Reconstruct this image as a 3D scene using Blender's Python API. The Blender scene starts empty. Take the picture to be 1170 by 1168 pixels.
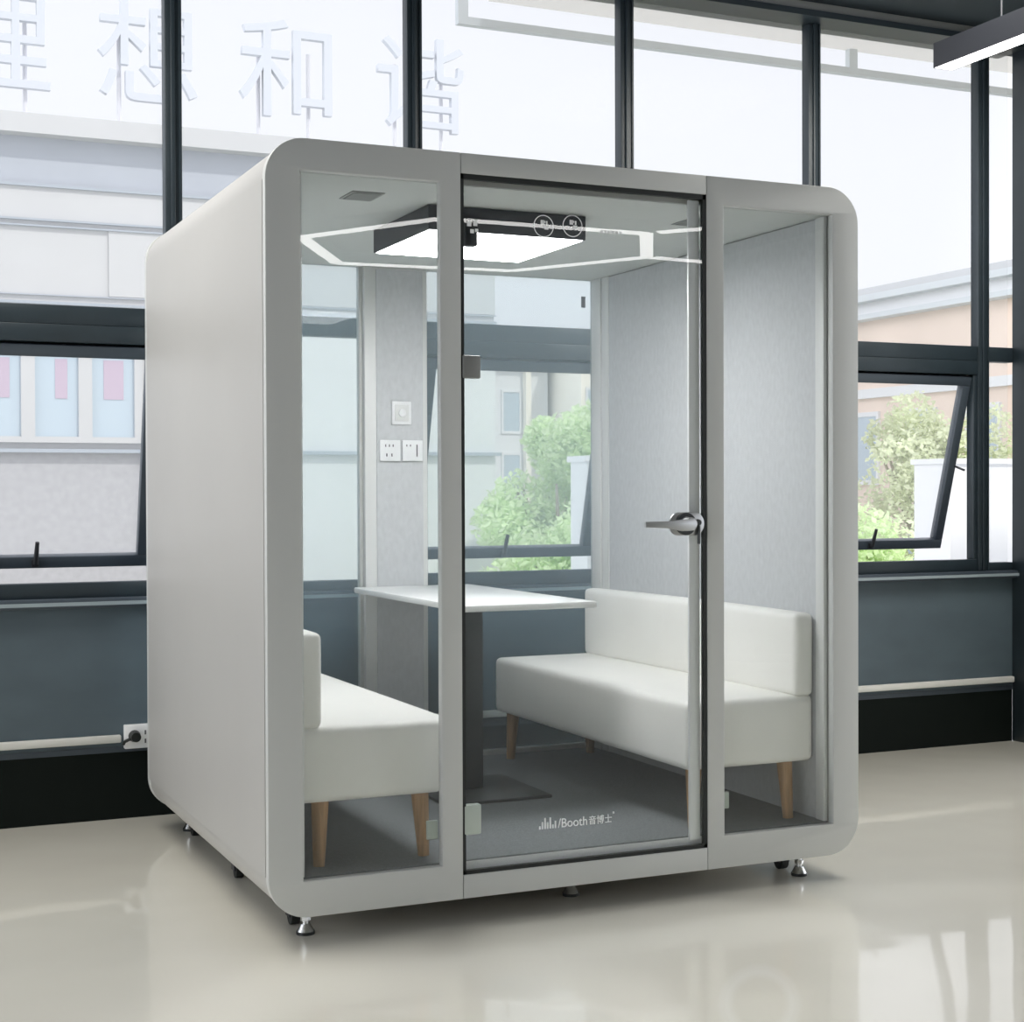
import bpy, bmesh, math, random
from mathutils import Vector, Matrix
C = bpy.context.scene.collection
S = bpy.context.scene
random.seed(7)

# ------------------------------------------------------------------ camera
cam_d = bpy.data.cameras.new('camera'); cam = bpy.data.objects.new('camera', cam_d); C.objects.link(cam)
YAW, PITCH, ROLL = 0.4212, 0.0113, -0.0035
f_ = Vector((math.sin(YAW)*math.cos(PITCH), math.cos(YAW)*math.cos(PITCH), -math.sin(PITCH)))
r_ = f_.cross(Vector((0, 0, 1))).normalized(); u_ = r_.cross(f_)
c_, s_ = math.cos(ROLL), math.sin(ROLL)
r2, u2 = c_*r_ + s_*u_, -s_*r_ + c_*u_
cam.matrix_world = Matrix(((r2.x, u2.x, -f_.x, -1.1534), (r2.y, u2.y, -f_.y, -4.2637), (r2.z, u2.z, -f_.z, 1.2882), (0, 0, 0, 1)))
cam_d.sensor_fit = 'HORIZONTAL'; cam_d.sensor_width = 36.0; cam_d.lens = 1771.04/1170*36.0
cam_d.clip_start = 0.05; cam_d.clip_end = 600
S.camera = cam
# ------------------------------------------------------------------ sky, sun, exposure
W = bpy.data.worlds.new('sky'); S.world = W; W.use_nodes = True
bg = W.node_tree.nodes['Background']; bg.inputs[0].default_value = (0.925, 0.94, 1.0, 1)
# overcast sky: moderate ahead of the camera (+y), brighter towards both sides
SKY_NEAR, SKY_SUN = .875, 2.9
_N, _L = W.node_tree.nodes, W.node_tree.links
_tc = _N.new('ShaderNodeTexCoord'); _sp = _N.new('ShaderNodeSeparateXYZ'); _L.new(_tc.outputs['Generated'], _sp.inputs[0])
_ab = _N.new('ShaderNodeMath'); _ab.operation = 'ABSOLUTE'; _L.new(_sp.outputs['X'], _ab.inputs[0])
_mx = _N.new('ShaderNodeMapRange'); _mx.interpolation_type = 'SMOOTHSTEP'
for _i, _v in ((1, .62), (2, .92), (3, 0), (4, 1)): _mx.inputs[_i].default_value = _v
_L.new(_ab.outputs[0], _mx.inputs[0])
_ms = _N.new('ShaderNodeMapRange'); _ms.inputs[3].default_value = SKY_NEAR; _ms.inputs[4].default_value = SKY_SUN
_L.new(_mx.outputs[0], _ms.inputs[0]); _L.new(_ms.outputs[0], bg.inputs[1])
sun_d = bpy.data.lights.new('sun', 'SUN'); sun_d.energy = 1.75; sun_d.angle = 0.03; sun_d.color = (1, .96, .9)
sun = bpy.data.objects.new('sun', sun_d); C.objects.link(sun)
sun.rotation_euler = Vector((-0.25, 0.62, -0.75)).to_track_quat('-Z', 'Y').to_euler(); sun.location = (0, -20, 30)
# unseen fill lights added under the ceiling to brighten floor and booth
for _x, _y, _w, _l, _p in ((-1.3, .85, 1.8, 1.6, 64), (-3.3, -2.2, 2.6, 3.6, 8), (3.3, .25, 1.3, 1.2, 74), (5.3, -1.6, 2.4, 3.0, 20)):
    _d = bpy.data.lights.new('fill_light', 'AREA'); _d.shape = 'RECTANGLE'; _d.size = _w; _d.size_y = _l; _d.energy = _p; _d.color = (1, .965, .90)
    _o = bpy.data.objects.new('fill_light', _d); C.objects.link(_o); _o.location = (_x, _y, 3.58)
S.view_settings.view_transform = 'Standard'; S.view_settings.look = 'None'
S.view_settings.exposure = 0.32; S.view_settings.gamma = 1.0; S.view_settings.use_curve_mapping = False
S.cycles.max_bounces = 10; S.cycles.diffuse_bounces = 5; S.cycles.glossy_bounces = 4
S.cycles.transparent_max_bounces = 32; S.cycles.use_denoising = True
S.cycles.caustics_reflective = False; S.cycles.caustics_refractive = False
S.cycles.sample_clamp_indirect = 6.0

# ------------------------------------------------------------------ materials
def nt(name):
    m = bpy.data.materials.new(name); m.use_nodes = True
    return m, m.node_tree.nodes, m.node_tree.links
def mat(name, col, rough=.5, metal=0.0, spec=.5, var=0.0, vscale=8.0, stretch=(1, 1, 1), bump=0.0, bscale=200.0, coat=0.0):
    m, N, L = nt(name); b = N['Principled BSDF']
    b.inputs['Base Color'].default_value = (*col, 1); b.inputs['Roughness'].default_value = rough
    b.inputs['Metallic'].default_value = metal; b.inputs['Specular IOR Level'].default_value = spec
    b.inputs['Coat Weight'].default_value = coat
    if var or bump:
        tc = N.new('ShaderNodeTexCoord'); mp = N.new('ShaderNodeMapping'); mp.inputs['Scale'].default_value = stretch
        L.new(tc.outputs['Object'], mp.inputs['Vector'])
    if var:
        n = N.new('ShaderNodeTexNoise'); n.inputs['Scale'].default_value = vscale; n.inputs['Detail'].default_value = 5
        L.new(mp.outputs[0], n.inputs['Vector'])
        r = N.new('ShaderNodeValToRGB'); r.color_ramp.elements[0].position = .3; r.color_ramp.elements[1].position = .7
        r.color_ramp.elements[0].color = (*[max(0, c*(1-var)) for c in col], 1)
        r.color_ramp.elements[1].color = (*[min(1, c*(1+var)) for c in col], 1)
        L.new(n.outputs[0], r.inputs[0]); L.new(r.outputs[0], b.inputs['Base Color'])
    if bump:
        n2 = N.new('ShaderNodeTexNoise'); n2.inputs['Scale'].default_value = bscale; n2.inputs['Detail'].default_value = 3
        L.new(mp.outputs[0], n2.inputs['Vector'])
        bp = N.new('ShaderNodeBump'); bp.inputs['Strength'].default_value = bump; bp.inputs['Distance'].default_value = .002
        L.new(n2.outputs[0], bp.inputs['Height']); L.new(bp.outputs[0], b.inputs['Normal'])
    return m
def emit(name, col, s):
    m, N, L = nt(name); N.remove(N['Principled BSDF'])
    e = N.new('ShaderNodeEmission'); e.inputs[0].default_value = (*col, 1); e.inputs[1].default_value = s
    L.new(e.outputs[0], N['Material Output'].inputs[0]); return m
def glass(name, tint, haze=0.0, hazecol=(.9, .95, 1.0), ior=1.45):
    m, N, L = nt(name); N.remove(N['Principled BSDF'])
    t = N.new('ShaderNodeBsdfTransparent'); t.inputs[0].default_value = (*tint, 1)
    g = N.new('ShaderNodeBsdfGlossy'); g.inputs['Roughness'].default_value = 0.0
    fr = N.new('ShaderNodeFresnel'); fr.inputs['IOR'].default_value = ior
    geo = N.new('ShaderNodeNewGeometry')          # the far face of the pane: same reflectance as the near one
    mx = N.new('ShaderNodeMixShader')
    inv = N.new('ShaderNodeMath'); inv.operation = 'SUBTRACT'; inv.inputs[0].default_value = 1.0
    L.new(geo.outputs['Backfacing'], inv.inputs[1])
    mul = N.new('ShaderNodeMath'); mul.operation = 'MULTIPLY'
    L.new(fr.outputs[0], mul.inputs[0]); L.new(inv.outputs[0], mul.inputs[1])
    dbl = N.new('ShaderNodeMath'); dbl.operation = 'MULTIPLY'; dbl.inputs[1].default_value = 1.8
    L.new(mul.outputs[0], dbl.inputs[0]); dbl.use_clamp = True
    L.new(dbl.outputs[0], mx.inputs[0]); L.new(t.outputs[0], mx.inputs[1]); L.new(g.outputs[0], mx.inputs[2])
    out = mx
    if haze:
        d = N.new('ShaderNodeBsdfTranslucent'); d.inputs[0].default_value = (*hazecol, 1)
        m2 = N.new('ShaderNodeMixShader')
        m2.inputs[0].default_value = haze
        L.new(mx.outputs[0], m2.inputs[1]); L.new(d.outputs[0], m2.inputs[2]); out = m2
    L.new(out.outputs[0], N['Material Output'].inputs[0]); return m

M = {}
M['shell'] = mat('white_powder_coat', (.415, .41, .393), .42, var=.015, vscale=3, bump=.06, bscale=500)
M['frame'] = mat('white_frame_coat', (.53, .545, .53), .4, bump=.05, bscale=500)
M['trim_w'] = mat('white_trim', (.70, .71, .70), .4)
M['felt'] = mat('grey_felt', (.56, .575, .59), .95, spec=.1, var=.055, vscale=70, stretch=(1, 1, .5), bump=.35, bscale=420)
M['ceil_in'] = mat('booth_ceiling_white', (.60, .62, .60), .7, bump=.05)
M['carpet'] = mat('booth_carpet', (.22, .235, .245), 1.0, spec=.05, var=.22, vscale=220, bump=.9, bscale=500)
M['black'] = mat('black_gasket', (.010, .013, .012), .5)
M['blackmetal'] = mat('black_metal', (.022, .024, .03), .38)
M['graphite'] = mat('graphite_metal', (.035, .042, .043), .42, var=.1, vscale=6)
M['chrome'] = mat('satin_chrome', (.62, .63, .62), .25, 1.0)
M['steel'] = mat('brushed_steel', (.42, .43, .43), .38, 1.0)
M['leather'] = mat('ivory_leather', (.90, .89, .85), .48, var=.02, vscale=5, bump=.18, bscale=380)
M['wood'] = mat('oak_leg', (.42, .25, .12), .5, var=.22, vscale=12, stretch=(8, 8, .7))
M['tabletop'] = mat('gloss_white_top', (.90, .91, .90), .22, spec=.4, coat=.15)
M['plastic'] = mat('white_plastic', (.82, .83, .84), .35)
M['hinge'] = mat('grey_hinge', (.20, .205, .20), .5)
M['holes'] = mat('socket_slots', (.10, .10, .11), .6)
M['vent'] = mat('vent_grey', (.33, .34, .33), .6)
M['print'] = mat('white_print', (.85, .87, .87), .6)
M['decal'] = mat('grey_print', (.30, .32, .36), .6)
M['clip'] = mat('frosted_clip', (.46, .52, .47), .3)
M['booth_glass'] = glass('booth_glass', (.975, .985, .98), .012)
M['back_glass'] = glass('booth_rear_glass', (.975, .99, .99), .16, (.74, .92, 1.0), 1.18)
M['win_glass'] = glass('window_glass', (.97, .975, .98), .08, (1, 1, 1), 1.04)
M['winframe'] = mat('slate_window_frame', (.022, .034, .043), .42, var=.12, vscale=5)
M['sashframe'] = mat('slate_sash_frame', (.055, .072, .092), .42)
M['panel'] = mat('slate_wall_panel', (.085, .118, .140), .55, var=.14, vscale=2.2, stretch=(1, 1, 2))
M['skirt'] = mat('black_skirting', (.005, .008, .007), .6, spec=.12)
M['conduit'] = mat('white_conduit', (.72, .72, .69), .5)
M['lit_nosing'] = mat('lit_sill_nosing', (.30, .36, .39), .35)
M['wallpaint'] = mat('pale_wall_paint', (.62, .62, .58), .8)
M['darkpaint'] = mat('slate_wall_paint', (.36, .38, .38), .8)
M['ceiling'] = mat('dark_ceiling', (.020, .032, .040), .75, var=.2, vscale=1.5)
M['headbox'] = mat('grey_blind_box', (.30, .31, .30), .5)
M['diff'] = emit('lamp_diffuser', (1, .98, .96), 9.0)
M['diff_booth'] = emit('booth_lamp_diffuser', (1, .99, 1.0), 19.0)
# exterior
M['facade'] = mat('pale_facade', (.50, .505, .51), .8, var=.03, vscale=.8)
M['facade_light'] = mat('pale_rendered_wall', (.69, .70, .70), .85, var=.03, vscale=2)
M['facade_speck'] = mat('speckled_render', (.38, .38, .395), .9, var=.07, vscale=9)
M['facade_blue'] = mat('bluish_facade_strip', (.37, .40, .45), .6, var=.04, vscale=1)
M['facade_line'] = mat('facade_joint', (.34, .38, .43), .8)
M['ext_white'] = mat('white_exterior_paint', (.74, .75, .76), .7)
M['ext_glass'] = mat('bluish_far_window', (.44, .53, .60), .25)
M['pink'] = mat('pinkish_blind', (.46, .37, .46), .8)
M['peach'] = mat('peach_render', (.80, .66, .56), .9, var=.05, vscale=.7)
M['cream'] = mat('cream_render', (.88, .84, .74), .9, var=.05, vscale=.7)
M['roofgrey'] = mat('grey_roof_edge', (.58, .62, .64), .8)
M['sign'] = mat('pale_sign_metal', (.54, .57, .62), .6)
M['signpole'] = mat('pale_pole', (.62, .62, .66), .6)
M['soffit'] = mat('cream_soffit', (.90, .87, .82), .8)
def sheer(name, col, t):
    m = mat(name, col, .7); N, L = m.node_tree.nodes, m.node_tree.links
    x = N.new('ShaderNodeMixShader'); x.inputs[0].default_value = t
    tr = N.new('ShaderNodeBsdfTransparent'); tr.inputs[0].default_value = (*[c**.5 for c in col], 1)
    L.new(N['Principled BSDF'].outputs[0], x.inputs[1]); L.new(tr.outputs[0], x.inputs[2]); L.new(x.outputs[0], N['Material Output'].inputs[0])
    return m
M['soffit'] = sheer('cream_canopy_sheet', (.86, .84, .79), .75)
M['ground'] = mat('pale_ground', (.58, .60, .55), .95, var=.2, vscale=.05)
M['bark'] = mat('tree_bark', (.30, .26, .20), .95, var=.2, vscale=5)
def leafmat(name, col):
    m = mat(name, col, .7, spec=.2, var=.24, vscale=1.2); N, L = m.node_tree.nodes, m.node_tree.links
    t = N.new('ShaderNodeBsdfTranslucent'); t.inputs[0].default_value = (*[min(1, c*1.15) for c in col], 1)
    x = N.new('ShaderNodeMixShader'); x.inputs[0].default_value = .45
    L.new(N['Principled BSDF'].outputs[0], x.inputs[1]); L.new(t.outputs[0], x.inputs[2]); L.new(x.outputs[0], N['Material Output'].inputs[0])
    return m
M['leaf'] = leafmat('light_leaves', (.72, .84, .55))
M['leaf2'] = leafmat('pale_leaves', (.70, .74, .54))

def floor_mat():
    m, N, L = nt('epoxy_floor'); b = N['Principled BSDF']
    tc = N.new('ShaderNodeTexCoord')
    n = N.new('ShaderNodeTexNoise'); n.inputs['Scale'].default_value = .9; n.inputs['Detail'].default_value = 3
    L.new(tc.outputs['Object'], n.inputs['Vector'])
    r = N.new('ShaderNodeValToRGB'); r.color_ramp.elements[0].position = .35; r.color_ramp.elements[1].position = .65
    r.color_ramp.elements[0].color = (.71, .69, .61, 1); r.color_ramp.elements[1].color = (.755, .735, .655, 1)
    L.new(n.outputs[0], r.inputs[0])
    # ring-shaped reflection painted as a lighter tone into the floor colour
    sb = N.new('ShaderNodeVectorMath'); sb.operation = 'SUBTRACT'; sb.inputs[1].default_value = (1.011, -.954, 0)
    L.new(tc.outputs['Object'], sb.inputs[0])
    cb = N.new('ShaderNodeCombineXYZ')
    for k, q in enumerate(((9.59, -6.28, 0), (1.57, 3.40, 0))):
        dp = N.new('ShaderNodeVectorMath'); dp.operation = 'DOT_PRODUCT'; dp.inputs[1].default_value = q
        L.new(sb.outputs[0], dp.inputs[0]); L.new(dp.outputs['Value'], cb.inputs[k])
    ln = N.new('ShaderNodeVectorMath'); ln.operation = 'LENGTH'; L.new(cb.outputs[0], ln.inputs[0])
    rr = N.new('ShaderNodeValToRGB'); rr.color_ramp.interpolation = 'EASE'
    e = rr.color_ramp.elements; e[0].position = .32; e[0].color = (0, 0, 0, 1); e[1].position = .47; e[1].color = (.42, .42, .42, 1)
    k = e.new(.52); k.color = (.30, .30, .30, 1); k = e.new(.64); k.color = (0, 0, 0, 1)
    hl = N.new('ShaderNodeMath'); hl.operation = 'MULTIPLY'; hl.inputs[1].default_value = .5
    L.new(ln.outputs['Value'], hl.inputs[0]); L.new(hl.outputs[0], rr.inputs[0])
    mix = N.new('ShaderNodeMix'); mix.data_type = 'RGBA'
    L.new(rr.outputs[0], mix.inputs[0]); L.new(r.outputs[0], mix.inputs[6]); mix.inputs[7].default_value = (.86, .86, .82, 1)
    L.new(mix.outputs[2], b.inputs['Base Color'])
    b.inputs['Roughness'].default_value = .22; b.inputs['Specular IOR Level'].default_value = .8
    b.inputs['Coat Weight'].default_value = .75; b.inputs['Coat Roughness'].default_value = .035
    n2 = N.new('ShaderNodeTexNoise'); n2.inputs['Scale'].default_value = 1.6; n2.inputs['Detail'].default_value = 2
    L.new(tc.outputs['Object'], n2.inputs['Vector'])
    bp = N.new('ShaderNodeBump'); bp.inputs['Strength'].default_value = .16; bp.inputs['Distance'].default_value = .02
    L.new(n2.outputs[0], bp.inputs['Height']); L.new(bp.outputs[0], b.inputs['Normal']); L.new(bp.outputs[0], b.inputs['Coat Normal'])
    return m
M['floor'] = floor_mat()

# ------------------------------------------------------------------ mesh helpers
def origin(o):
    v = Vector((0, 0, 0))
    while o is not None:
        v += o.location; o = o.parent
    return v
def obj(name, bm, m, parent=None, at=None, smooth=None):
    """bm is in world coordinates; at = object origin"""
    org = Vector(at) if at is not None else (origin(parent) if parent else Vector((0, 0, 0)))
    bmesh.ops.translate(bm, verts=bm.verts, vec=-org)
    me = bpy.data.meshes.new(name); bm.to_mesh(me); bm.free()
    for mm in (m if isinstance(m, (list, tuple)) else [m]): me.materials.append(M[mm] if isinstance(mm, str) else mm)
    if smooth is not None:
        me.shade_smooth(); me.set_sharp_from_angle(angle=math.radians(smooth))
    o = bpy.data.objects.new(name, me); C.objects.link(o)
    if parent: o.parent = parent; o.location = org - origin(parent)
    else: o.location = org
    return o
def thing(name, label, cat, loc, group=None):
    o = bpy.data.objects.new(name, None); C.objects.link(o); o.location = loc; o.empty_display_size = .1
    o['label'] = label; o['category'] = cat
    if group: o['group'] = group
    return o
def tag(o, label, cat, group=None):
    o['label'] = label; o['category'] = cat
    if group: o['group'] = group
    return o
def struct(o): o['kind'] = 'structure'; return o
def sempty(name, loc):
    o = bpy.data.objects.new(name, None); C.objects.link(o); o.location = loc; o['kind'] = 'structure'; return o
def add_box(bm, x0, x1, y0, y1, z0, z1, bev=0.0, seg=2):
    t = bmesh.new()
    r = bmesh.ops.create_cube(t, size=1)
    for v in t.verts:
        v.co = Vector(((x0+x1)/2 + v.co.x*(x1-x0), (y0+y1)/2 + v.co.y*(y1-y0), (z0+z1)/2 + v.co.z*(z1-z0)))
    if bev: bmesh.ops.bevel(t, geom=t.edges[:], offset=bev, segments=seg, affect='EDGES', profile=.5)
    me = bpy.data.meshes.new('t'); t.to_mesh(me); t.free(); bm.from_mesh(me); bpy.data.meshes.remove(me)
    return bm
def box(name, x0, x1, y0, y1, z0, z1, m, parent=None, bev=0.0, seg=2, at=None):
    bm = bmesh.new(); add_box(bm, x0, x1, y0, y1, z0, z1, bev, seg)
    return obj(name, bm, m, parent, at, smooth=35 if bev else None)
def boxes(name, L, m, parent=None, bev=0.0, at=None):
    bm = bmesh.new()
    for b in L: add_box(bm, *b, bev)
    return obj(name, bm, m, parent, at, smooth=35 if bev else None)
def add_cone(bm, p0, p1, r0, r1, n=20):
    p0, p1 = Vector(p0), Vector(p1); d = p1-p0
    t = bmesh.new(); bmesh.ops.create_cone(t, cap_ends=True, segments=n, radius1=r0, radius2=r1, depth=d.length)
    q = Vector((0, 0, 1)).rotation_difference(d.normalized()).to_matrix().to_4x4()
    bmesh.ops.transform(t, matrix=Matrix.Translation((p0+p1)/2) @ q, verts=t.verts)
    me = bpy.data.meshes.new('t'); t.to_mesh(me); t.free(); bm.from_mesh(me); bpy.data.meshes.remove(me)
    return bm
def add_tube(bm, pts, r, n=10):
    for a, b in zip(pts[:-1], pts[1:]): add_cone(bm, a, b, r, r, n)
    return bm
def rrect(x0, x1, z0, z1, r, n=10, corners=(1, 1, 1, 1)):
    """outline; corners bl br tr tl rounded or not"""
    P = []
    for (cx, cz, a0, on) in ((x0+r, z0+r, 180, corners[0]), (x1-r, z0+r, 270, corners[1]), (x1-r, z1-r, 0, corners[2]), (x0+r, z1-r, 90, corners[3])):
        if on:
            for k in range(n+1):
                a = math.radians(a0+90*k/n); P.append((cx+r*math.cos(a), cz+r*math.sin(a)))
        else:
            P.append((x0 if a0 in (180, 90) else x1, z0 if a0 in (180, 270) else z1))
    return P
def plate_bm(outlines, y0, y1, bev=0.0):
    """extruded XZ outline(s) with holes between y0 and y1"""
    cu = bpy.data.curves.new('pl', 'CURVE'); cu.dimensions = '2D'; cu.fill_mode = 'BOTH'
    cu.extrude = (y1-y0)/2 - bev
    cu.bevel_depth = bev; cu.bevel_resolution = 1 if bev else 0; cu.offset = -bev
    for P in outlines:
        s = cu.splines.new('POLY'); s.points.add(len(P)-1); s.use_cyclic_u = True
        for k, (x, z) in enumerate(P): s.points[k].co = (x, z, 0, 1)
    o = bpy.data.objects.new('pl', cu); C.objects.link(o)
    dg = bpy.context.evaluated_depsgraph_get(); me = bpy.data.meshes.new_from_object(o.evaluated_get(dg))
    bm = bmesh.new(); bm.from_mesh(me)
    bpy.data.objects.remove(o); bpy.data.curves.remove(cu); bpy.data.meshes.remove(me)
    bmesh.ops.remove_doubles(bm, verts=bm.verts, dist=1e-5)
    for v in bm.verts: v.co = Vector((v.co.x, (y0+y1)/2 - v.co.z, v.co.y))
    bmesh.ops.recalc_face_normals(bm, faces=bm.faces)
    return bm
def plate(name, outlines, y0, y1, m, parent=None, bev=0.0):
    return obj(name, plate_bm(outlines, y0, y1, bev), m, parent, smooth=30)
def rect(x0, x1, z0, z1): return [(x0, z0), (x1, z0), (x1, z1), (x0, z1)]
def text_bm(txt, size, depth=.0006):
    cu = bpy.data.curves.new('tx', 'FONT'); cu.body = txt; cu.size = size; cu.extrude = depth
    cu.align_x = 'LEFT'
    o = bpy.data.objects.new('tx', cu); C.objects.link(o)
    dg = bpy.context.evaluated_depsgraph_get(); me = bpy.data.meshes.new_from_object(o.evaluated_get(dg))
    bm = bmesh.new(); bm.from_mesh(me)
    bpy.data.objects.remove(o); bpy.data.curves.remove(cu); bpy.data.meshes.remove(me)
    return bm
def stand_text(txt, x, y, z, size, depth=.0006, width=None):
    """text in the XZ plane reading from -y"""
    bm = text_bm(txt, size, depth)
    xs = [v.co.x for v in bm.verts]
    k = (width/(max(xs)-min(xs))) if (width and xs) else 1
    x_min = min(xs) if xs else 0
    for v in bm.verts: v.co = Vector((x + (v.co.x-x_min)*k, y - v.co.z, z + v.co.y))
    return bm

# ------------------------------------------------------------------ room shell
YW, XL, XR, YB, ZC = 1.993, -5.0, 7.0, -10.0, 3.62
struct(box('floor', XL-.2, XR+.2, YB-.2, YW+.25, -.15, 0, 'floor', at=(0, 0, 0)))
struct(box('ceiling', XL-.2, XR+.2, YB-.2, YW+.25, ZC, ZC+.2, 'ceiling'))
struct(box('wall_back', XL-.2, XR+.2, YW, YW+.2, .265, .868, 'panel'))
struct(box('baseboard_back', XL-.2, 4.48, YW-.004, YW+.2, 0, .265, 'skirt'))
struct(box('trim_1', XL-.2, 4.48, YW-.05, YW+.2, .846, .884, 'sashframe', bev=.004))       # sill ledge
struct(box('sill_highlight_strip', XL-.2, 4.48, YW-.056, YW-.05, .856, .870, 'lit_nosing'))  # sill nose highlight put in as a paler strip
struct(boxes('trim_2', [(XL-.2, 4.48, YW-.10, YW+.1, 3.575, ZC)], 'headbox', bev=.006))     # blind box over the windows
struct(box('trim_3', XL-.2, 4.48, YW-.12, YW+.1, 3.545, 3.575, 'winframe'))
struct(box('trim_4', XL-.2, 4.48, YW-.004, YW+.1, .265, .288, 'sashframe'))
struct(box('wall_rear', XL-.2, XR+.2, YB-.2, YB, 0, ZC, 'darkpaint'))
struct(boxes('wall_right', [(XR, XR+.2, YB, YW+.2, 0, .25), (XR, XR+.2, YB, YW+.2, 3.5, ZC), (XR, XR+.2, YB, -6.94, .25, 3.5)], 'wallpaint'))
RW = [(-6.94+1.27*k, -6.94+1.27*(k+1)) for k in range(7)]  # unseen right window bank, added to light the floor on that side
# dark pier at the right end of the window wall
struct(boxes('wall_right_pier', [(4.48, 4.86, 1.30, YW-.001, 0, ZC)], 'winframe', bev=.006))
struct(box('wall_right_return', 5.1, XR, YW-.02, YW+.2, 0, ZC, 'wallpaint'))
# unseen left wall; window bank added to light booth side and front
LW = [(-6.91+1.27*k, -6.91+1.27*(k+1)) for k in range(7)]
struct(boxes('wall_left', [(XL-.2, XL, YB, YW+.2, 0, .25), (XL-.2, XL, YB, YW+.2, 3.5, ZC), (XL-.2, XL, YB, -6.91, .25, 3.5)], 'wallpaint'))

# ------------------------------------------------------------------ windows of the back wall
MULL = [.152-1.03*k for k in range(4, 0, -1)] + [.152, 1.184, 2.215, 3.239, 4.272]
ZT, Z0W, Z1W = 2.030, .884, 3.545
def mullion(bm, x):
    add_box(bm, x-.026, x+.043, YW-.020, YW+.040, Z0W, Z1W, .004)
    add_box(bm, x-.004, x+.014, YW-.030, YW-.020, Z0W, Z1W, .003)
    add_box(bm, x+.030, x+.038, YW-.026, YW-.020, Z0W, Z1W)
def window(n, x0, x1, kind):
    """x0, x1: mullion centres either side; the right mullion belongs to this window"""
    w = sempty('window_%d' % n, ((x0+x1)/2, YW, Z0W))
    bm = bmesh.new(); mullion(bm, x1)
    a, b = x0+.043, x1-.026
    obj('mullion', bm, 'winframe', w, smooth=30)
    if kind == 'sash':
        boxes('transom', [(a, b, YW-.012, YW+.045, 1.955, ZT), (a, b, YW-.016, YW+.045, 1.885, 1.955)], 'winframe', w, bev=.004)
        boxes('sash_stop', [(a, b, YW-.012, YW+.045, .884, .944), (a, a+.022, YW-.008, YW+.045, .944, 1.885), (b-.022, b, YW-.008, YW+.045, .944, 1.885)], 'winframe', w, bev=.003)
    else:
        boxes('transom', [(a, b, YW-.012, YW+.045, 1.949, ZT)], 'winframe', w, bev=.004)
        boxes('bottom_rail', [(a, b, YW-.012, YW+.045, .884, .925)], 'winframe', w, bev=.003)
    box('upper_pane', a, b, YW+.03, YW+.036, ZT, Z1W, 'win_glass', w)
    if kind != 'sash':
        box('lower_pane', a, b, YW+.03, YW+.036, .925, 1.949, 'win_glass', w)
        return w
    # outward-opening awning sash hung from its top edge
    hx0, hx1, hz, hy, h, fr = a+.024, b-.024, 1.880, YW+.02, .915, .048
    bm = bmesh.new()
    for q in ((hx0, hx1, -fr, 0), (hx0, hx1, -h, -h+fr), (hx0, hx0+fr, -h+fr, -fr), (hx1-fr, hx1, -h+fr, -fr)):
        add_box(bm, q[0], q[1], hy-.022, hy+.022, hz+q[2], hz+q[3], .003)
    s = obj('sash', bm, 'sashframe', w, at=((hx0+hx1)/2, hy, hz), smooth=30)
    g = box('sash_pane', hx0+fr-.006, hx1-fr+.006, hy-.003, hy+.003, hz-h+fr-.006, hz-fr+.006, 'win_glass', s)
    xm = (hx0+hx1)/2
    bm = bmesh.new(); add_box(bm, xm-.014, xm+.014, hy-.034, hy-.022, hz-h+.008, hz-h+.04, .003)
    add_cone(bm, (xm, hy-.040, hz-h+.024), (xm+.004, hy-.046, hz-h+.118), .011, .008, 10)
    obj('sash_latch', bm, 'blackmetal', s, smooth=40)
    s.rotation_euler.x = .27
    # friction stay from jamb to sash, on the right
    bm = bmesh.new(); add_tube(bm, [(b-.024, YW+.06, 1.40), (b-.03, YW+.02+.47*math.sin(.27), 1.88-.47*math.cos(.27))], .006, 8)
    obj('sash_stay', bm, 'blackmetal', w)
    return w
kinds = {6: 'sash', 7: 'fixed', 8: 'sash', 9: 'fixed', 10: 'sash'}
first = sempty('window_1', (XL+.2, YW, Z0W))
bm = bmesh.new(); mullion(bm, MULL[0]); add_box(bm, XL, MULL[0]-.026, YW-.02, YW+.1, ZT-.08, ZT); obj('mullion', bm, 'winframe', first, smooth=30)
box('upper_pane', XL, MULL[0]-.026, YW+.03, YW+.036, ZT, Z1W, 'win_glass', first)
box('lower_pane', XL, MULL[0]-.026, YW+.03, YW+.036, .884, ZT-.08, 'win_glass', first)
for k in range(len(MULL)-1):
    kind = 'sash' if k % 2 == 1 else 'fixed'
    window(k+2, MULL[k], MULL[k+1], kind)
# narrow last light beside the pier
w = sempty('window_%d' % (len(MULL)+1), (4.40, YW, Z0W))
boxes('transom', [(4.315, 4.48, YW-.012, YW+.045, 1.954, ZT)], 'winframe', w, bev=.004)
boxes('bottom_rail', [(4.315, 4.48, YW-.012, YW+.045, .884, .925)], 'winframe', w, bev=.003)
box('upper_pane', 4.315, 4.48, YW+.03, YW+.036, ZT, Z1W, 'win_glass', w)
box('lower_pane', 4.315, 4.48, YW+.03, YW+.036, .925, 1.954, 'win_glass', w)
# unseen windows added in the left wall for side light
for k, (a, b) in enumerate(LW):
    w = sempty('window_%d' % (20+k), (XL-.1, (a+b)/2, .9))
    boxes('window_frame', [(XL-.14, XL-.06, a, b, .25, .31), (XL-.14, XL-.06, a, b, 3.44, 3.5), (XL-.14, XL-.06, a, a+.04, .31, 3.44), (XL-.14, XL-.06, b-.04, b, .31, 3.44), (XL-.14, XL-.06, a, b, 1.1, 1.16)], 'winframe', w)  # frame of an added, unseen window
    box('pane', XL-.103, XL-.097, a+.04, b-.04, .31, 3.44, 'win_glass', w)

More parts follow.
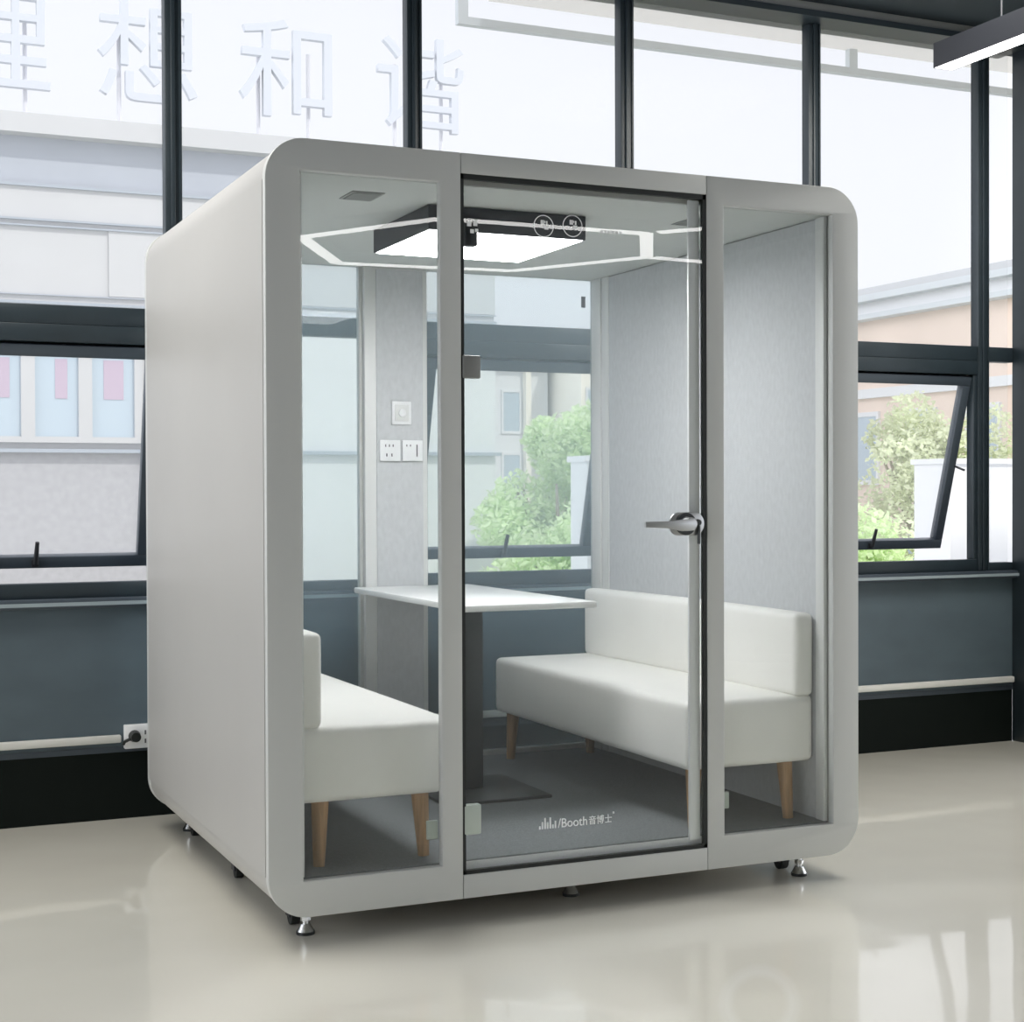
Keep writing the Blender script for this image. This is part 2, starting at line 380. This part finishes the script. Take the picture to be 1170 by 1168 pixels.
for k, (a, b) in enumerate(RW):  # unseen windows added in the right wall to bring in light
    w = sempty('window_%d' % (30+k), (XR+.1, (a+b)/2, .9))
    boxes('window_frame', [(XR+.06, XR+.14, a, b, .25, .31), (XR+.06, XR+.14, a, b, 3.44, 3.5), (XR+.06, XR+.14, a, a+.04, .31, 3.44), (XR+.06, XR+.14, b-.04, b, .31, 3.44), (XR+.06, XR+.14, a, b, 1.1, 1.16)], 'winframe', w)  # frame of an added, unseen window
    box('pane', XR+.097, XR+.103, a+.04, b-.04, .31, 3.44, 'win_glass', w)

# ------------------------------------------------------------------ the booth
BW, BD, Z0, Z1, R0 = 2.0285, 1.7555, .080, 2.300, .118
FZ, CZ = .184, 2.2086            # inner floor and ceiling
XI0, XI1 = .1024, BW-.1024       # inner faces of the side walls
booth = thing('meeting_booth', 'white rounded glass-fronted meeting booth standing on the glossy floor in front of the windows', 'booth', (BW/2, BD/2, 0))
ins = .004
plate('shell', [rrect(ins, BW-ins, Z0+ins, Z1-ins, R0-ins, 14), rect(XI0, XI1, FZ-.006, CZ+.004)], .034, BD-.034, 'shell', booth)
# side skins between the rounded corners, leaving the fine seams seen on the left side
box('side_panel', 0, .012, .034, BD-.034, Z0+R0, Z1-R0-.003, 'shell', booth)
box('side_panel', BW-.012, BW, .034, BD-.034, Z0+R0, Z1-R0-.003, 'shell', booth)
P0, D0, D1, P1 = .5278, .5945, 1.4405, 1.5036
# front frame: left panel, right panel, header and sill
g_ = .0006
plate('front_frame', [rrect(0, D0-g_, Z0, Z1, R0, 14, (1, 0, 0, 1)), rect(XI0, P0, FZ, CZ)], 0, .030, 'frame', booth, bev=.003)
plate('front_frame', [rrect(D1+g_, BW, Z0, Z1, R0, 14, (0, 1, 1, 0)), rect(P1, XI1, FZ, CZ)], 0, .030, 'frame', booth, bev=.003)
box('door_header', D0+g_, D1-g_, 0, .030, 2.239, Z1, 'frame', booth, bev=.003)
box('door_sill', D0+g_, D1-g_, 0, .030, Z0, .151, 'frame', booth, bev=.003)
# glass of the front
gl = box('glass_pane', XI0-.004, P0+.004, .012, .020, FZ-.004, CZ+.004, 'booth_glass', booth)
gr = box('glass_pane', P1-.004, XI1+.004, .012, .020, FZ-.004, CZ+.004, 'booth_glass', booth)
box('glass_clip', .487, .522, .020, .032, .262, .318, 'clip', gl, bev=.003)
box('glass_clip', 1.500, 1.533, .020, .032, .266, .320, 'clip', gr, bev=.003)
# door
door = box('door', D0+.008, D1-.010, .006, .016, .160, 2.228, 'booth_glass', booth)
boxes('door_gasket', [(D0, D0+.010, .003, .018, .151, 2.239), (D1-.013, D1, .003, .018, .151, 2.239), (D0, D1, .003, .018, 2.223, 2.239), (D0, D1, .003, .018, .151, .163)], 'black', door)
boxes('lock_stile', [(1.384, 1.424, .018, .030, .176, 2.222)], 'plastic', door, bev=.004)
box('sill_plate', D0-.05, D1+.05, .0305, .034, .10, FZ-.001, 'plastic', booth)
# round hinge blocks
h1 = boxes('hinge', [(.598, .655, -.004, .026, 1.632, 1.700)], 'hinge', door, bev=.004)
h1['label'] = 'grey steel hinge block'
h2 = boxes('hinge', [(.598, .655, .002, .030, .268, .358)], 'clip', door, bev=.005); h2['label'] = 'pale frosted lower hinge'
boxes('door_closer', [(.616, .657, .018, .048, 2.028, 2.112)], 'blackmetal', door, bev=.006)
# lever handle with oval rose
hz = 1.190
bm = plate_bm([rrect(1.296, 1.424, hz-.037, hz+.037, .036, 10)], -.010, .002, .003)
handle = obj('handle', bm, 'steel', door, smooth=35); handle['label'] = 'satin steel lever handle'
bm = bmesh.new()
add_cone(bm, (1.352, -.010, hz), (1.352, -.020, hz), .0355, .0355, 28)
obj('rose', bm, 'graphite', handle, smooth=35)
bm = bmesh.new()
add_cone(bm, (1.352, -.020, hz), (1.352, -.052, hz), .023, .021, 24)
t = plate_bm([[(1.186, hz-.009), (1.262, hz-.012), (1.320, hz-.022), (1.362, hz-.020), (1.372, hz), (1.362, hz+.018), (1.262, hz+.010), (1.186, hz+.009)]], -.056, -.042, .003)
me = bpy.data.meshes.new('t'); t.to_mesh(me); t.free(); bm.from_mesh(me)
obj('lever', bm, 'steel', handle, smooth=35)
bm = bmesh.new(); add_cone(bm, (1.400, -.010, hz+.004), (1.400, -.016, hz+.004), .011, .010, 14)
add_tube(bm, [(1.400, -.015, hz-.006), (1.398, -.018, hz-.064)], .005, 8)
obj('key', bm, 'graphite', handle, smooth=35)
# printed mark low on the door
bm = bmesh.new()
yD = .0052
for k, (hh) in enumerate((.010, .022, .034, .020, .034, .012, .022)):
    add_box(bm, .846+.0088*k, .851+.0088*k, yD-.0006, yD+.0006, .263, .263+hh)
for tb in (stand_text('/Booth', .910, yD, .263, .040, .0005, .100), stand_text('音博士', 1.016, yD, .265, .029, .0005, .080)):
    me = bpy.data.meshes.new('t'); tb.to_mesh(me); tb.free(); bm.from_mesh(me)
add_box(bm, 1.099, 1.105, yD-.0006, yD+.0006, .290, .296)
obj('printed_logo', bm, 'print', door)
# small round pictograms at the top of the door
def pictogram(x, z, r):
    bm = bmesh.new()
    n = 28
    for k in range(n):
        a0, a1 = 2*math.pi*k/n, 2*math.pi*(k+1)/n
        q = [bm.verts.new((x+rr*math.cos(a), yD, z+rr*math.sin(a))) for rr, a in ((r-.003, a0), (r, a0), (r, a1), (r-.003, a1))]
        bm.faces.new(q[::-1])
    for (dx, dz, w, h) in ((-.010, .004, .012, .014), (.002, -.010, .014, .012), (-.004, .010, .010, .006), (.008, .004, .005, .012)):
        add_box(bm, x+dx, x+dx+w, yD-.0004, yD+.0004, z+dz, z+dz+h)
    obj('printed_pictogram', bm, 'print', door)
pictogram(.868, 2.101, .034); pictogram(.966, 2.108, .034); 
bm = bmesh.new()
for (dx, dz, w, h) in ((-.016, .006, .014, .016), (.004, .008, .013, .018), (-.006, -.014, .012, .012), (.010, -.010, .010, .010)):
    add_box(bm, .632+dx, .632+dx+w, yD-.0004, yD+.0004, 2.078+dz, 2.078+dz+h)
obj('printed_pictogram', bm, 'print', door)
bm = bmesh.new()
for k in range(6): add_box(bm, 1.062+.013*k, 1.062+.013*k+.009, yD-.0004, yD+.0004, 2.093, 2.102)
obj('printed_note', bm, 'print', door)

# rear frame with two window openings and the felt post between
plate('rear_frame', [rrect(0, BW, Z0, Z1, R0, 14), rect(XI0, .852, .208, CZ), rect(1.145, XI1-.008, .208, CZ)], BD-.034, BD, 'frame', booth, bev=.003)
box('rear_pane', XI0-.004, .856, BD-.026, BD-.018, .204, CZ+.004, 'back_glass', booth)
rp = box('rear_pane', 1.141, XI1+.0, BD-.026, BD-.018, .204, CZ+.004, 'back_glass', booth)
box('sticker', 1.862, 1.882, BD-.0275, BD-.0262, 2.090, 2.138, 'decal', rp)
box('rear_post', .866, 1.136, BD-.062, BD-.034, FZ, CZ, 'trim_w', booth, bev=.003)
box('rear_post_felt', .915, 1.114, BD-.068, BD-.060, FZ+.01, CZ-.012, 'felt', booth)
# inner lining
for nm, a, b in (('left', XI0, XI0+.010), ('right', XI1-.010, XI1)):
    box('felt_lining', a, b, .082, 1.575, FZ+.004, CZ-.004, 'felt', booth)
    if nm == 'left':
        box('corner_trim', XI0, XI0+.014, .034, .082, FZ, CZ, 'trim_w', booth, bev=.003)
        box('corner_trim', XI0, XI0+.014, 1.575, BD-.034, FZ, CZ, 'trim_w', booth, bev=.003)
    else:
        box('corner_trim', XI1-.014, XI1, .034, .082, FZ, CZ, 'trim_w', booth, bev=.003)
        boxes('corner_trim', [(XI1-.014, XI1, 1.575, 1.640, FZ, CZ), (XI1-.020, XI1, 1.638, BD-.034, FZ, CZ)], 'trim_w', booth, bev=.003)
box('carpet', XI0, XI1, .034, BD-.034, FZ-.004, FZ+.004, 'carpet', booth)
cp = box('ceiling_panel', XI0, XI1, .034, BD-.034, CZ, CZ+.003, 'ceil_in', booth)
for vx in (.334, 1.520):
    bm = bmesh.new()
    add_box(bm, vx, vx+.104, .228, .362, CZ-.003, CZ+.0005)
    for k in range(8): add_box(bm, vx+.008, vx+.096, .238+.0148*k, .246+.0148*k, CZ-.006, CZ-.002)
    obj('air_vent', bm, 'vent', cp)
# feet and castors
def castor(x, y):
    bm = bmesh.new(); add_box(bm, x-.024, x+.024, y-.024, y+.024, .070, Z0+.002); add_box(bm, x-.020, x-.015, y-.02, y+.02, .026, .072); add_box(bm, x+.015, x+.020, y-.02, y+.02, .026, .072)
    c = obj('castor', bm, 'blackmetal', booth)
    bm = bmesh.new(); add_cone(bm, (x-.013, y, .027), (x+.013, y, .027), .027, .027, 24); obj('wheel', bm, 'black', c, smooth=35)
def foot(x, y):
    bm = bmesh.new(); add_cone(bm, (x, y, .008), (x, y, .030), .026, .014, 24); add_cone(bm, (x, y, .028), (x, y, Z0+.002), .009, .009, 14); add_cone(bm, (x, y, .040), (x, y, .052), .015, .015, 6)
    c = obj('levelling_foot', bm, 'chrome', booth, smooth=35)
    bm = bmesh.new(); add_cone(bm, (x, y, 0), (x, y, .009), .027, .027, 24); obj('rubber_pad', bm, 'black', c, smooth=35)
for x, y in ((.140, .235), (1.850, .195), (.130, .86), (.14, 1.56), (1.89, 1.56)): castor(x, y)
for x, y in ((.142, .119), (1.040, .182), (1.853, .093), (.142, 1.66), (1.89, 1.66)): foot(x, y)

# ------------------------------------------------------------------ lamp under the booth ceiling
lamp = thing('ceiling_light', 'square black-sided ceiling light glowing white inside the booth', 'lamp', (.90, .605, 2.13))
boxes('housing', [(.622, 1.180, .340, .352, 2.128, CZ-.002), (.622, 1.180, .858, .870, 2.128, CZ-.002), (.622, .634, .352, .858, 2.128, CZ-.002), (1.168, 1.180, .352, .858, 2.128, CZ-.002), (.634, 1.168, .352, .858, 2.19, CZ-.002)], 'blackmetal', lamp)
box('diffuser', .630, 1.172, .348, .862, 2.126, 2.134, 'diff_booth', lamp)

# ------------------------------------------------------------------ furniture in the booth
def soft_box(bm, x0, x1, y0, y1, z0, z1, r=.028, puff=.008):
    t = bmesh.new(); bmesh.ops.create_cube(t, size=1)
    for v in t.verts: v.co = Vector(((x0+x1)/2 + v.co.x*(x1-x0), (y0+y1)/2 + v.co.y*(y1-y0), (z0+z1)/2 + v.co.z*(z1-z0)))
    bmesh.ops.bevel(t, geom=t.edges[:], offset=r, segments=4, affect='EDGES', profile=.55)
    bmesh.ops.subdivide_edges(t, edges=[e for e in t.edges if e.calc_length() > .12], cuts=8, use_grid_fill=True)
    cx, cy, cz = (x0+x1)/2, (y0+y1)/2, (z0+z1)/2
    for v in t.verts:
        a, b, c = (v.co.x-cx)/(x1-x0)*2, (v.co.y-cy)/(y1-y0)*2, (v.co.z-cz)/(z1-z0)*2
        v.co += Vector((a*abs(a)**3*(1-b*b)*(1-c*c), b*abs(b)**3*(1-a*a)*(1-c*c), c*abs(c)**3*(1-a*a)*(1-b*b)))*puff
    me = bpy.data.meshes.new('t'); t.to_mesh(me); t.free(); bm.from_mesh(me); bpy.data.meshes.remove(me)
    return bm
def bench(label, xb, side, y0, y1, taper):
    """xb: back plane x; side +1 seat extends towards +x"""
    zs0, zs1, zt = .382, .606, .882
    t = thing('bench', label, 'bench', (xb+side*.25, (y0+y1)/2, FZ+.004), 'padded benches inside the booth')
    xf = xb+side*.495
    bm = soft_box(bmesh.new(), min(xb, xf), max(xb, xf), y0, y1, zs0, zs1, .026, .006)
    for v in bm.verts:
        k = (v.co.x-xb)/(xf-xb)
        if k > .8: v.co.x -= side*taper*(k-.8)/.2*max(0, (zs1-v.co.z)/(zs1-zs0))
    obj('seat', bm, 'leather', t, smooth=50)
    xk = xb+side*.078
    bm = soft_box(bmesh.new(), min(xb, xk), max(xb, xk), y0, y1, zs1-.004, zt, .022, .006)
    obj('backrest', bm, 'leather', t, smooth=50)
    for lx, sx in ((xb+side*.085, -side), (xf-side*.055, side)):
        for ly, sy in ((y0+.055, -1), (y1-.07, 1)):
            bm = add_cone(bmesh.new(), (lx+sx*.008-side*(taper if sx == side else 0), ly+sy*.012, FZ+.004), (lx-side*(taper if sx == side else 0), ly, zs0+.006), .017, .027, 20)
            obj('leg', bm, 'wood', t, smooth=40)
    return t
bench('ivory leather bench along the right felt wall, its whole backrest facing the camera side', 1.912, -1, .088, 1.66, 0)
bench('ivory leather bench along the left wall, seen end-on behind the narrow left pane', .114, 1, .100, 1.66, .040)

tb = thing('table', 'white-topped meeting table on a dark slab pedestal between the two benches', 'table', (1.06, 1.05, FZ+.004))
box('tabletop', .812, 1.318, .530, 1.684, .890, .913, 'tabletop', tb, bev=.006)
box('pedestal', .975, 1.086, 1.000, 1.062, .200, .892, 'graphite', tb, bev=.004)
box('base_plate', .850, 1.262, .780, 1.240, FZ+.004, .200, 'graphite', tb, bev=.003)

yP = BD-.0685
def faceplate(name, label, x0, x1, z0, z1, kind, cat):
    t = thing(name, label, cat, ((x0+x1)/2, yP, z0), None)
    box('cover_plate', x0, x1, yP-.011, yP, z0, z1, 'plastic', t, bev=.003)
    if kind == 'dial':
        box('rocker_frame', x0+.012, x1-.012, yP-.0135, yP-.010, z0+.013, z1-.013, 'trim_w', t, bev=.002)
        bm = add_cone(bmesh.new(), ((x0+x1)/2, yP-.013, (z0+z1)/2), ((x0+x1)/2, yP-.022, (z0+z1)/2), .017, .015, 24); obj('dial', bm, 'plastic', t, smooth=35)
    elif kind == 'five':
        L = []
        for q in range(3): L.append((x0+.022+.016*q, x0+.026+.016*q, yP-.0125, yP-.0105, z1-.028, z1-.018))
        for q in range(2): L.append((x0+.026+.022*q, x0+.031+.022*q, yP-.0125, yP-.0105, z0+.018, z0+.030))
        for q in L: box('slot', *q, 'holes', t)
    else:
        L = [(x0+.016+.016*q, x0+.020+.016*q, yP-.0125, yP-.0105, z1-.026, z1-.018) for q in range(2)]
        for q in L: box('slot', *q, 'holes', t)
        box('switch_edge', x1-.028, x1-.024, yP-.0135, yP-.0105, z0+.018, z1-.018, 'holes', t)
    return t
faceplate('dimmer_switch', 'square white dial switch on the grey felt post, above the sockets', .976, 1.060, 1.570, 1.664, 'dial', 'switch')
faceplate('wall_socket', 'white five-hole socket plate on the felt post, left of the pair under the dial', .924, 1.012, 1.422, 1.507, 'five', 'socket')
faceplate('wall_socket', 'white socket plate with a dark switch line on the felt post, right of the pair', 1.021, 1.109, 1.422, 1.507, 'usb', 'socket')

# ------------------------------------------------------------------ wall conduit and outlet
def conduit(label, x0, x1):
    bm = bmesh.new(); add_box(bm, x0, x1, YW-.030, YW-.002, .306, .336, .005)
    o = obj('cable_conduit', bm, 'conduit', at=((x0+x1)/2, YW, .31), smooth=35); tag(o, label, 'conduit')
conduit('white cable conduit along the slate wall left of the wall outlet', XL, -.062)
conduit('white cable conduit along the slate wall right of the booth', .072, 4.475)
so = thing('wall_outlet', 'white double wall outlet on the slate wall, just left of the booth', 'outlet', (0, YW, .285))
box('cover_plate', -.050, .064, YW-.034, YW-.002, .280, .374, 'plastic', so, bev=.004)
for q in ((.028, .300), (.044, .300), (.028, .334), (.044, .334)): box('slot', q[0], q[0]+.006, YW-.0355, YW-.034, q[1], q[1]+.017, 'holes', so)
pl = thing('power_plug', 'small black plug pushed into the white wall outlet left of the booth', 'plug', (-.015, YW-.06, .32))
bm = bmesh.new(); add_cone(bm, (-.012, YW-.034, .330), (-.012, YW-.075, .330), .024, .019, 18); obj('plug_body', bm, 'black', pl, smooth=35)
bm = bmesh.new(); add_tube(bm, [(-.012, YW-.070, .330), (-.036, YW-.060, .322), (-.052, YW-.045, .312), (-.056, YW-.037, .300)], .006, 8); obj('cord', bm, 'black', pl)

# ------------------------------------------------------------------ office lamps
lp = thing('linear_pendant_lamp', 'black linear ceiling lamp with white diffuser at the top right', 'lamp', (3.34, .3, 3.12))
LX0, LX1, LZ = 3.213, 3.312, 3.100
boxes('housing', [(LX0, LX0+.004, -1.3, 1.062, LZ, LZ+.105), (LX1-.004, LX1, -1.3, 1.062, LZ, LZ+.105), (LX0+.004, LX1-.004, 1.058, 1.062, LZ, LZ+.105), (LX0+.004, LX1-.004, -1.3, -1.296, LZ, LZ+.105), (LX0+.004, LX1-.004, -1.296, 1.058, LZ+.095, LZ+.105)], 'blackmetal', lp)
box('diffuser', LX0+.004, LX1-.004, -1.296, 1.058, LZ+.001, LZ+.009, 'diff', lp)
for y in (-1.0, .7):
    bm = add_tube(bmesh.new(), [(3.262, y, LZ+.105), (3.262, y, ZC)], .004, 8)
    obj('suspension_wire', bm, 'blackmetal', lp)
# hexagon of LED bars behind the camera: mirrored in the booth's glass
HX = [(2.33, -7.50), (3.02, -6.32), (4.74, -6.31), (5.33, -7.36), (4.60, -8.55), (3.00, -8.70)]
hl = thing('hexagonal_lamp', 'hexagonal LED lamp whose white lines mirror in the booth glass', 'lamp', (3.84, -7.5, 3.3))
def led_bar(a, b, w=.11):
    a, b = Vector((*a, 0)), Vector((*b, 0)); d = (b-a).normalized(); n = Vector((-d.y, d.x, 0))*w/2
    for z0, z1, m, nm, par in ((3.308, 3.40, 'blackmetal', 'led_bar', hl), (3.300, 3.308, 'diff', 'diffuser', None)):
        bm = bmesh.new(); V = []
        for z in (z0, z1): V.append([bm.verts.new(((p + s*n).x, (p + s*n).y, z)) for p, s in ((a, 1), (a, -1), (b, -1), (b, 1))])
        bm.faces.new(V[0][::-1]); bm.faces.new(V[1])
        for k in range(4): bm.faces.new((V[0][k], V[0][(k+1) % 4], V[1][(k+1) % 4], V[1][k]))
        bmesh.ops.recalc_face_normals(bm, faces=bm.faces)
        o = obj(nm, bm, m, par or last)
        last = o
for k in range(6): led_bar(HX[k], HX[(k+1) % 6])
led_bar((4.80, -6.22), (5.08, -5.90)); led_bar((5.39, -7.36), (5.98, -7.42))

# ------------------------------------------------------------------ outside
struct(box('ground', -150, 300, 2.4, 500, -9.2, -9.0, 'ground'))
YF = 20.0
bl = thing('office_building', 'pale grey office block with banded facade opposite the left windows', 'building', (-8, 27, -9))
XE = 9.39
box('wall', -30, XE, YF, YF+14, -9, 1.95, 'facade_speck', bl)
box('upper_wall', -30, XE, YF, YF+14, 1.95, 5.96, 'facade', bl)
box('rendered_wall', 3.75, XE+.01, YF-.02, YF+.1, -9, 4.17, 'facade_light', bl)
box('glazed_strip', -30, XE-.02, YF+.06, YF+14, 5.96, 6.70, 'facade_blue', bl)
box('parapet', -30, XE+.1, YF-.22, YF+14, 6.69, 6.985, 'facade', bl)
for (z0, z1, m, d) in ((5.93, 5.975, 'facade_line', .05), (5.42, 5.45, 'facade_line', .06), (5.33, 5.355, 'facade_line', .06), (4.30, 4.32, 'facade_blue', .05), (4.17, 4.21, 'facade_line', .06), (1.93, 1.985, 'facade_line', .14)):
    box('ledge', -30, XE+d*.5, YF-d, YF+.02, z0, z1, m, bl)
box('corner_panel', 2.95, XE+.01, YF-.03, YF+.1, 4.33, 5.33, 'facade', bl)
for k in range(9):
    xa = 3.32-1.0*(k)-0.87+.0
    xa = 2.66-.84*k
    wn = boxes('window', [(xa-.06, xa+.02, YF-.08, YF+.04, 2.15, 3.62), (xa+.66, xa+.78, YF-.08, YF+.04, 2.15, 3.62), (xa-.06, xa+.78, YF-.10, YF+.04, 3.54, 3.66), (xa-.06, xa+.78, YF-.10, YF+.04, 2.08, 2.17)], 'facade', bl)
    box('pane', xa+.02, xa+.66, YF-.02, YF+.02, 2.17, 3.54, 'ext_glass', wn)
    box('blind', xa+.20+.12*(k % 2), xa+.50, YF-.03, YF-.02, 2.75, 3.35, 'pink', wn)
# rooftop characters on poles
for ch, x in (('理', 1.42-.80), ('想', 3.62-.72), ('和', 5.93-.78), ('谐', 8.30-.78)):
    t = thing('rooftop_character', 'pale rooftop sign character on poles, %s' % {'理': 'cut by the left picture edge', '想': 'crossed by the first mullion', '和': 'above the left booth corner', '谐': 'right of the second mullion'}[ch], 'sign', (x+.8, YF+.6, 6.985))
    bm = stand_text(ch, x, YF+.6, 7.62, 1.75, .06, 1.56)
    obj('character', bm, 'sign', t)
    for dx in (.35, 1.20):
        bm = add_tube(bmesh.new(), [(x+dx, YF+.72, 6.985), (x+dx, YF+.72, 8.6)], .035, 8); obj('pole', bm, 'signpole', t)

# far pale apartments seen in the middle window
for (x0, x1, y0, z1, m, lab) in ((17.6, 20.4, 41, 5.35, 'ext_white', 'pale grey apartment block behind the trees in the middle window'), (20.6, 26, 39, 5.9, 'cream', 'cream apartment block with columns right behind the trees in the middle window')):
    t = thing('apartment_block', lab, 'building', ((x0+x1)/2, y0+4, -9))
    box('wall', x0, x1, y0, y0+9, -9, z1, m, t)
    box('roof_edge', x0-.15, x1+.15, y0-.25, y0+9, z1, z1+.22, 'ext_white', t)
    n = int((x1-x0)/1.0)
    for k in range(n):
        cx = x0+.5+k*1.0
        for zz in (1.2, 3.2):
            f = boxes('window', [(cx-.34, cx+.34, y0-.05, y0+.02, zz, zz+.08), (cx-.34, cx+.34, y0-.05, y0+.02, zz+1.32, zz+1.4), (cx-.34, cx-.28, y0-.05, y0+.02, zz+.08, zz+1.32), (cx+.28, cx+.34, y0-.05, y0+.02, zz+.08, zz+1.32)], 'ext_white', t)
            box('pane', cx-.28, cx+.28, y0-.03, y0+.01, zz+.08, zz+1.32, 'ext_glass', f)
        if k % 2: box('column', cx+.42, cx+.60, y0-.25, y0, -9, z1, 'cream', t)
# peach apartment block at the right
t = thing('apartment_block', 'peach rendered apartment block beyond the right window', 'building', (26, 24, -9))
X0 = 20.0
box('wall', X0, X0+10, 15, 33, -9, 5.05, 'peach', t)
box('cornice', X0-.35, X0+10, 14.8, 33.2, 5.05, 5.16, 'roofgrey', t)
box('roof_band', X0-.2, X0+10, 14.9, 33.1, 5.16, 5.42, 'ext_white', t)
box('roof_edge', X0-.45, X0+10, 14.7, 33.3, 5.42, 5.56, 'roofgrey', t)
box('penthouse', X0+1.2, X0+8, 17, 27, 5.56, 6.05, 'facade', t)
for k in range(9):
    yy = 16.2+1.9*k
    for zz in (-1.2, 1.45):
        f = boxes('window', [(X0-.06, X0+.02, yy-.5, yy+.5, zz, zz+.1), (X0-.06, X0+.02, yy-.5, yy+.5, zz+1.5, zz+1.6), (X0-.06, X0+.02, yy-.5, yy-.42, zz+.1, zz+1.5), (X0-.06, X0+.02, yy+.42, yy+.5, zz+.1, zz+1.5)], 'ext_white', t)
        box('pane', X0-.04, X0+.01, yy-.42, yy+.42, zz+.1, zz+1.5, 'ext_glass', f)
box('string_course', X0-.12, X0+.02, 15, 33, 3.35, 3.55, 'ext_white', t)
# trees
def tree(label, cx, cy, ztop, rx, ry, rz, n, m, seed):
    rnd = random.Random(seed)
    t = thing('tree', label, 'tree', (cx, cy, -9), 'trees outside the windows')
    bm = bmesh.new(); add_cone(bm, (cx, cy, -9), (cx+.1, cy, ztop-rz), .22, .10, 10)
    for k in range(6):
        a = k*1.05; add_cone(bm, (cx, cy, ztop-rz*1.6), (cx+rx*.6*math.cos(a), cy+ry*.6*math.sin(a), ztop-rz*.6), .07, .02, 6)
    obj('trunk', bm, 'bark', t)
    bm = bmesh.new()
    blobs = []
    for k in range(26):
        u, v, w = max(-.8, min(.8, rnd.gauss(0, .5))), max(-.8, min(.8, rnd.gauss(0, .5))), rnd.uniform(-1, 1)
        s = math.sqrt(max(0, 1-w*w*.7)); blobs.append((cx+rx*u*s, cy+ry*v*s, ztop-rz+rz*.8*w, rnd.uniform(.35, .6)))
    for k in range(n):
        bx, by, bz, br = rnd.choice(blobs)
        d = Vector((rnd.gauss(0, 1), rnd.gauss(0, 1), rnd.gauss(0, 1))).normalized()*br*rnd.uniform(.65, 1.05)
        p = Vector((bx, by, bz))+d
        q = Matrix.Rotation(rnd.uniform(0, 6.28), 3, Vector((rnd.gauss(0, 1), rnd.gauss(0, 1), rnd.gauss(0, 1))).normalized())
        s = rnd.uniform(.042, .078)
        bm.faces.new([bm.verts.new(p + q @ Vector(c)*s) for c in ((-1, -.1, 0), (0, -.55, .1), (1, 0, 0), (0, .55, .1))])
    obj('foliage', bm, m, t)
tree('round light green tree below the pale blocks in the middle window', 9.5, 17.6, 2.75, 1.35, 1.2, 2.2, 23000, 'leaf', 1)
tree('lower green tree rising at the sill of the middle window', 8.45, 15.2, 1.0, .85, 1.0, 1.2, 9000, 'leaf', 2)
tree('pale yellowish tree in front of the peach block, right window', 15.9, 16.8, 2.9, 1.2, 1.2, 1.7, 11000, 'leaf2', 3)
tree('green tree low in the right window before the peach block', 12.6, 14.8, .95, .9, 1.0, 1.0, 9000, 'leaf', 4)
# pillars close outside
tag(boxes('parapet_pillar', [(3.55, 3.85, 5.0, 5.25, -9, 1.50), (3.53, 3.87, 4.98, 5.27, 1.50, 1.54)], 'ext_white', at=(3.7, 5.12, -9)), 'pale outdoor pillar seen through the middle opened sash', 'pillar')
tag(boxes('parapet_pillar', [(6.60, 8.6, 5.0, 5.42, -9, 1.50), (6.58, 8.62, 4.98, 5.44, 1.50, 1.54)], 'ext_white', at=(7.0, 5.2, -9)), 'broad white outdoor pillar seen low in the right window', 'pillar')
# canopy over the right-hand windows
cn = thing('canopy', 'cream canopy with a hanging grey rail outside the top of the windows', 'canopy', (5, 2.6, 3.6))
box('soffit', 1.86, 9.5, 2.20, 2.72, 3.695, 3.76, 'soffit', cn)
box('rail', 1.684, 9.5, 2.68, 2.72, 3.556, 3.594, 'roofgrey', cn)
for x in (1.709, 4.0, 6.3): box('hanger', x-.026, x+.026, 2.68, 2.72, 3.594, 3.695, 'roofgrey', cn)
